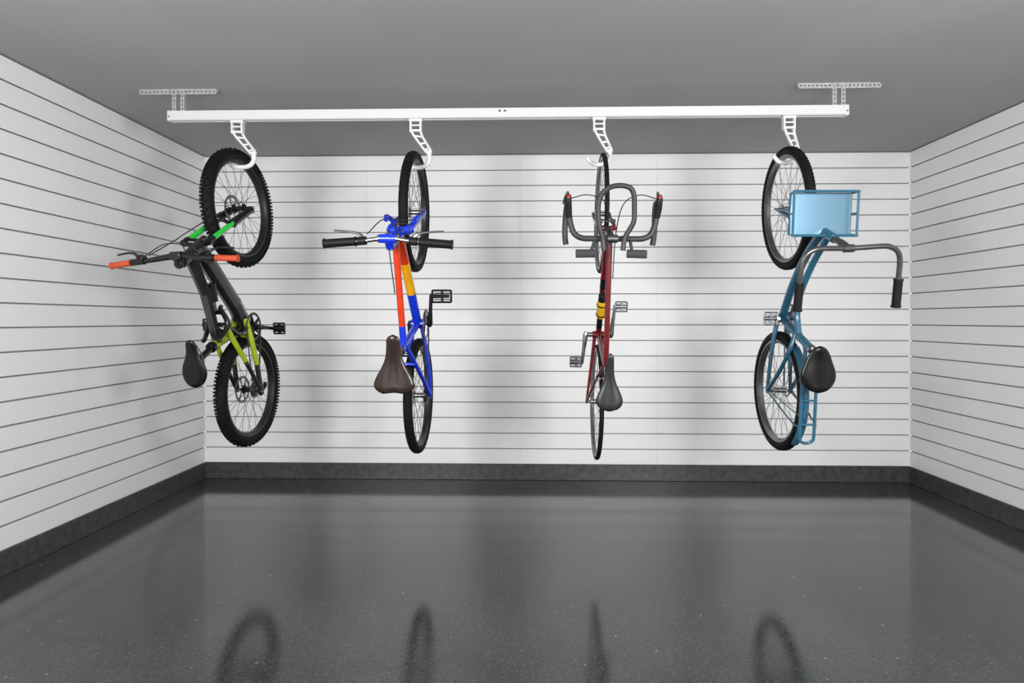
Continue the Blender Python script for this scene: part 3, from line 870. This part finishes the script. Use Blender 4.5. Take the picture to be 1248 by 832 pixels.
for sg in (-1, 1):
    b.tube([(0.422, sg*0.046, 0.360), (0.450, sg*0.052, 0.27), (0.495, sg*0.055, 0.11), (F, sg*0.056, 0.0)], [0.015, 0.015, 0.012, 0.009], sm=5)
b.tube([(0.424, -0.056, 0.357), (0.415, 0, 0.372), (0.424, 0.056, 0.357)], 0.017, sm=4)
b.tube([(0.416, 0, 0.37), (0.330, 0, 0.64)], 0.012)
b.build('fork', M_teal, rt, xf)
b = MB()
b.arc_sheet((R_, 0, 0), 0.362, radians(35), radians(135), 0.022, crown=0.007)
fd = b.build('fender', M_teal, rt)
for sg in (-1, 1):
    b = MB()
    a = radians(100)
    b.tube([(R_, sg*0.062, 0), (R_+0.345*cos(a), sg*0.034, 0.345*sin(a)), (R_+0.353*cos(a), sg*0.020, 0.353*sin(a))], 0.003, seg=6)
    b.build('fender_stay', M_steel, fd)
b = MB()
rk = 0.385
loop = [(-0.28, -0.034, rk), (-0.45, -0.038, rk), (-0.68, -0.038, rk), (-0.720, -0.030, rk-0.002), (-0.732, 0, rk-0.004), (-0.720, 0.030, rk-0.002), (-0.68, 0.038, rk), (-0.45, 0.038, rk), (-0.28, 0.034, rk)]
b.tube(loop, 0.0085, sm=5)
for ff in (-0.36, -0.50, -0.63):
    b.tube([(ff, -0.036, rk), (ff, 0.036, rk)], 0.006, seg=8)
for sg in (-1, 1):
    b.tube([(-0.64, sg*0.038, rk-0.005), (-0.63, sg*0.060, rk-0.05), (R_, sg*0.073, 0.01)], 0.005, sm=4, seg=8)
    b.tube([(-0.28, sg*0.034, rk), (-0.21, sg*0.016, 0.36)], 0.008, seg=8)
b.build('rear_rack', M_teal, rt)
b = MB()
HO = 0.024
def sd(sg):
    return [(0.302, HO+sg*0.07, 0.700), (0.304, HO+sg*0.14, 0.704), (0.300, HO+sg*0.175, 0.705), (0.280, HO+sg*0.210, 0.702), (0.24, HO+sg*0.228, 0.695), (0.15, HO+sg*0.232, 0.680), (0.03, HO+sg*0.234, 0.660)]
b.tube(sd(-1)[::-1]+[(0.300, HO*0.5, 0.695)]+sd(1), 0.0125, sm=6)
hb = b.build('handlebar', M_gum, rt, xf)
b = MB()
b.tube([(0.35, 0, 0.575), (0.326, 0, 0.650)], 0.016)
b.tube([(0.328, 0, 0.645), (0.302, 0.01, 0.693)], 0.018)
b.tube([(0.300, -0.012, 0.695), (0.300, 0.036, 0.695)], 0.019)
b.build('stem', M_gum, hb, xf)
for sg in (-1, 1):
    grip(hb, (0.145, HO+sg*0.2325, 0.679), (0.008, HO+sg*0.235, 0.656), 0.0205, M_blackm, xf)
b = MB(); b.tube([(-0.215, 0, 0.38), (-0.255, 0, 0.475)], 0.0135)
b.lathe((-0.225, 0, 0.40), [(-0.01, 0.024), (0.01, 0.024)], axis=(-0.04, 0, 0.095), seg=18)
b.build('seat_post', M_silver, rt)
saddle(rt, -0.308, 0.515, 0.240, 0.190, M_vinyl, l=-0.016, nose=0.050, thick=0.06, wide=True, rr=0.58, mid=0.38, k_=9, nr=0.28)
crankset(rt, -0.10, 0.0, -95, ring_r=0.08, m=M_silver, mring=M_steel, mped=M_silver, rearf=R_, q=0.075, arm=0.165, pw=0.036, pd=0.034, pth=0.006)
# basket
f0, f1, w0, u0, u1 = 0.372, 0.572, 0.150, 0.470, 0.532
LB = -0.026
b = MB()
def rect(fa, fb, w, u, r):
    c = [(fa, LB-w, u), (fb, LB-w, u), (fb, LB+w, u), (fa, LB+w, u)]
    for a, e in zip(c, c[1:]+c[:1]):
        d_ = (Vector(e)-Vector(a)).normalized()*r*0.9
        b.tube([Vector(a)-d_, Vector(e)+d_], r, seg=8)
rect(f0-0.008, f1+0.008, w0+0.008, u1, 0.0065)
rect(f0, f1, w0, u0, 0.0060)
for fa, fb in ((f0, f0-0.008), (f1, f1+0.008), (0.472, 0.472)):
    for sg in (-1, 1):
        b.tube([(fa, LB+sg*w0, u0), (fb, LB+sg*(w0+0.008), u1)], 0.0055, seg=8)
bk = b.build('basket', M_teal, rt)
b = MB(); b.box(((f0+f1)/2, LB, u0+0.006), (f1-f0+0.006, 2*w0+0.006, 0.016))
b.build('basket_tray', M_teallt, bk, bevel=0.003, label='light blue solid metal tray')
for sg in (-1, 1):
    b = MB()
    b.tube([(0.50, LB+sg*0.10, u0), (0.50, sg*0.080, 0.25), (F, sg*0.066, 0.0)], 0.007, seg=8, sm=4)
    b.build('basket_support', M_teal, bk)
b = MB()
b.box((0.395, 0, 0.455), (0.04, 0.05, 0.05))
b.build('basket_bracket', M_teal, bk, bevel=0.004)

for x, wx, zf, r, tr in ((-1.665, -1.695, 0.655, 0.336, 0.031), (-0.6457, -0.66, 0.628, 0.345, 0.0265), (0.387, 0.414, 0.614, 0.342, 0.013), (1.440, 1.468, 0.638, 0.347, 0.026)):
    zt = CAMZ+zf+r-2*tr-0.014
    hook(x, wx, zt)

# ------------------------------------------------------------------ lights
def area(loc, tgt, size, power):
    d = bpy.data.lights.new('softbox', 'AREA'); d.shape = 'SQUARE'; d.size = size; d.energy = power
    o = bpy.data.objects.new('softbox_light', d); col.objects.link(o)
    o.location = loc
    o.rotation_euler = (Vector(tgt)-Vector(loc)).to_track_quat('-Z', 'Y').to_euler()
    return o
area((1.70, 0.40, 1.70), (0.2, 5.2, 1.4), 0.85, 103)
area((-1.6, 0.40, 1.70), (0.2, 5.2, 1.4), 0.85, 88)

w = bpy.data.worlds.new('world'); scene.world = w; w.use_nodes = True
w.node_tree.nodes['Background'].inputs['Color'].default_value = (1, 1, 1, 1)
w.node_tree.nodes['Background'].inputs['Strength'].default_value = 0.85

# ------------------------------------------------------------------ camera
cd = bpy.data.cameras.new('camera'); cam = bpy.data.objects.new('camera', cd); col.objects.link(cam)
cd.sensor_width = 36; cd.lens = 800/1248*36
cd.shift_y = -26/1248
cam.location = (0, 0, CAMZ)
cam.rotation_euler = (radians(90), 0, math.atan(0.0275))
scene.camera = cam
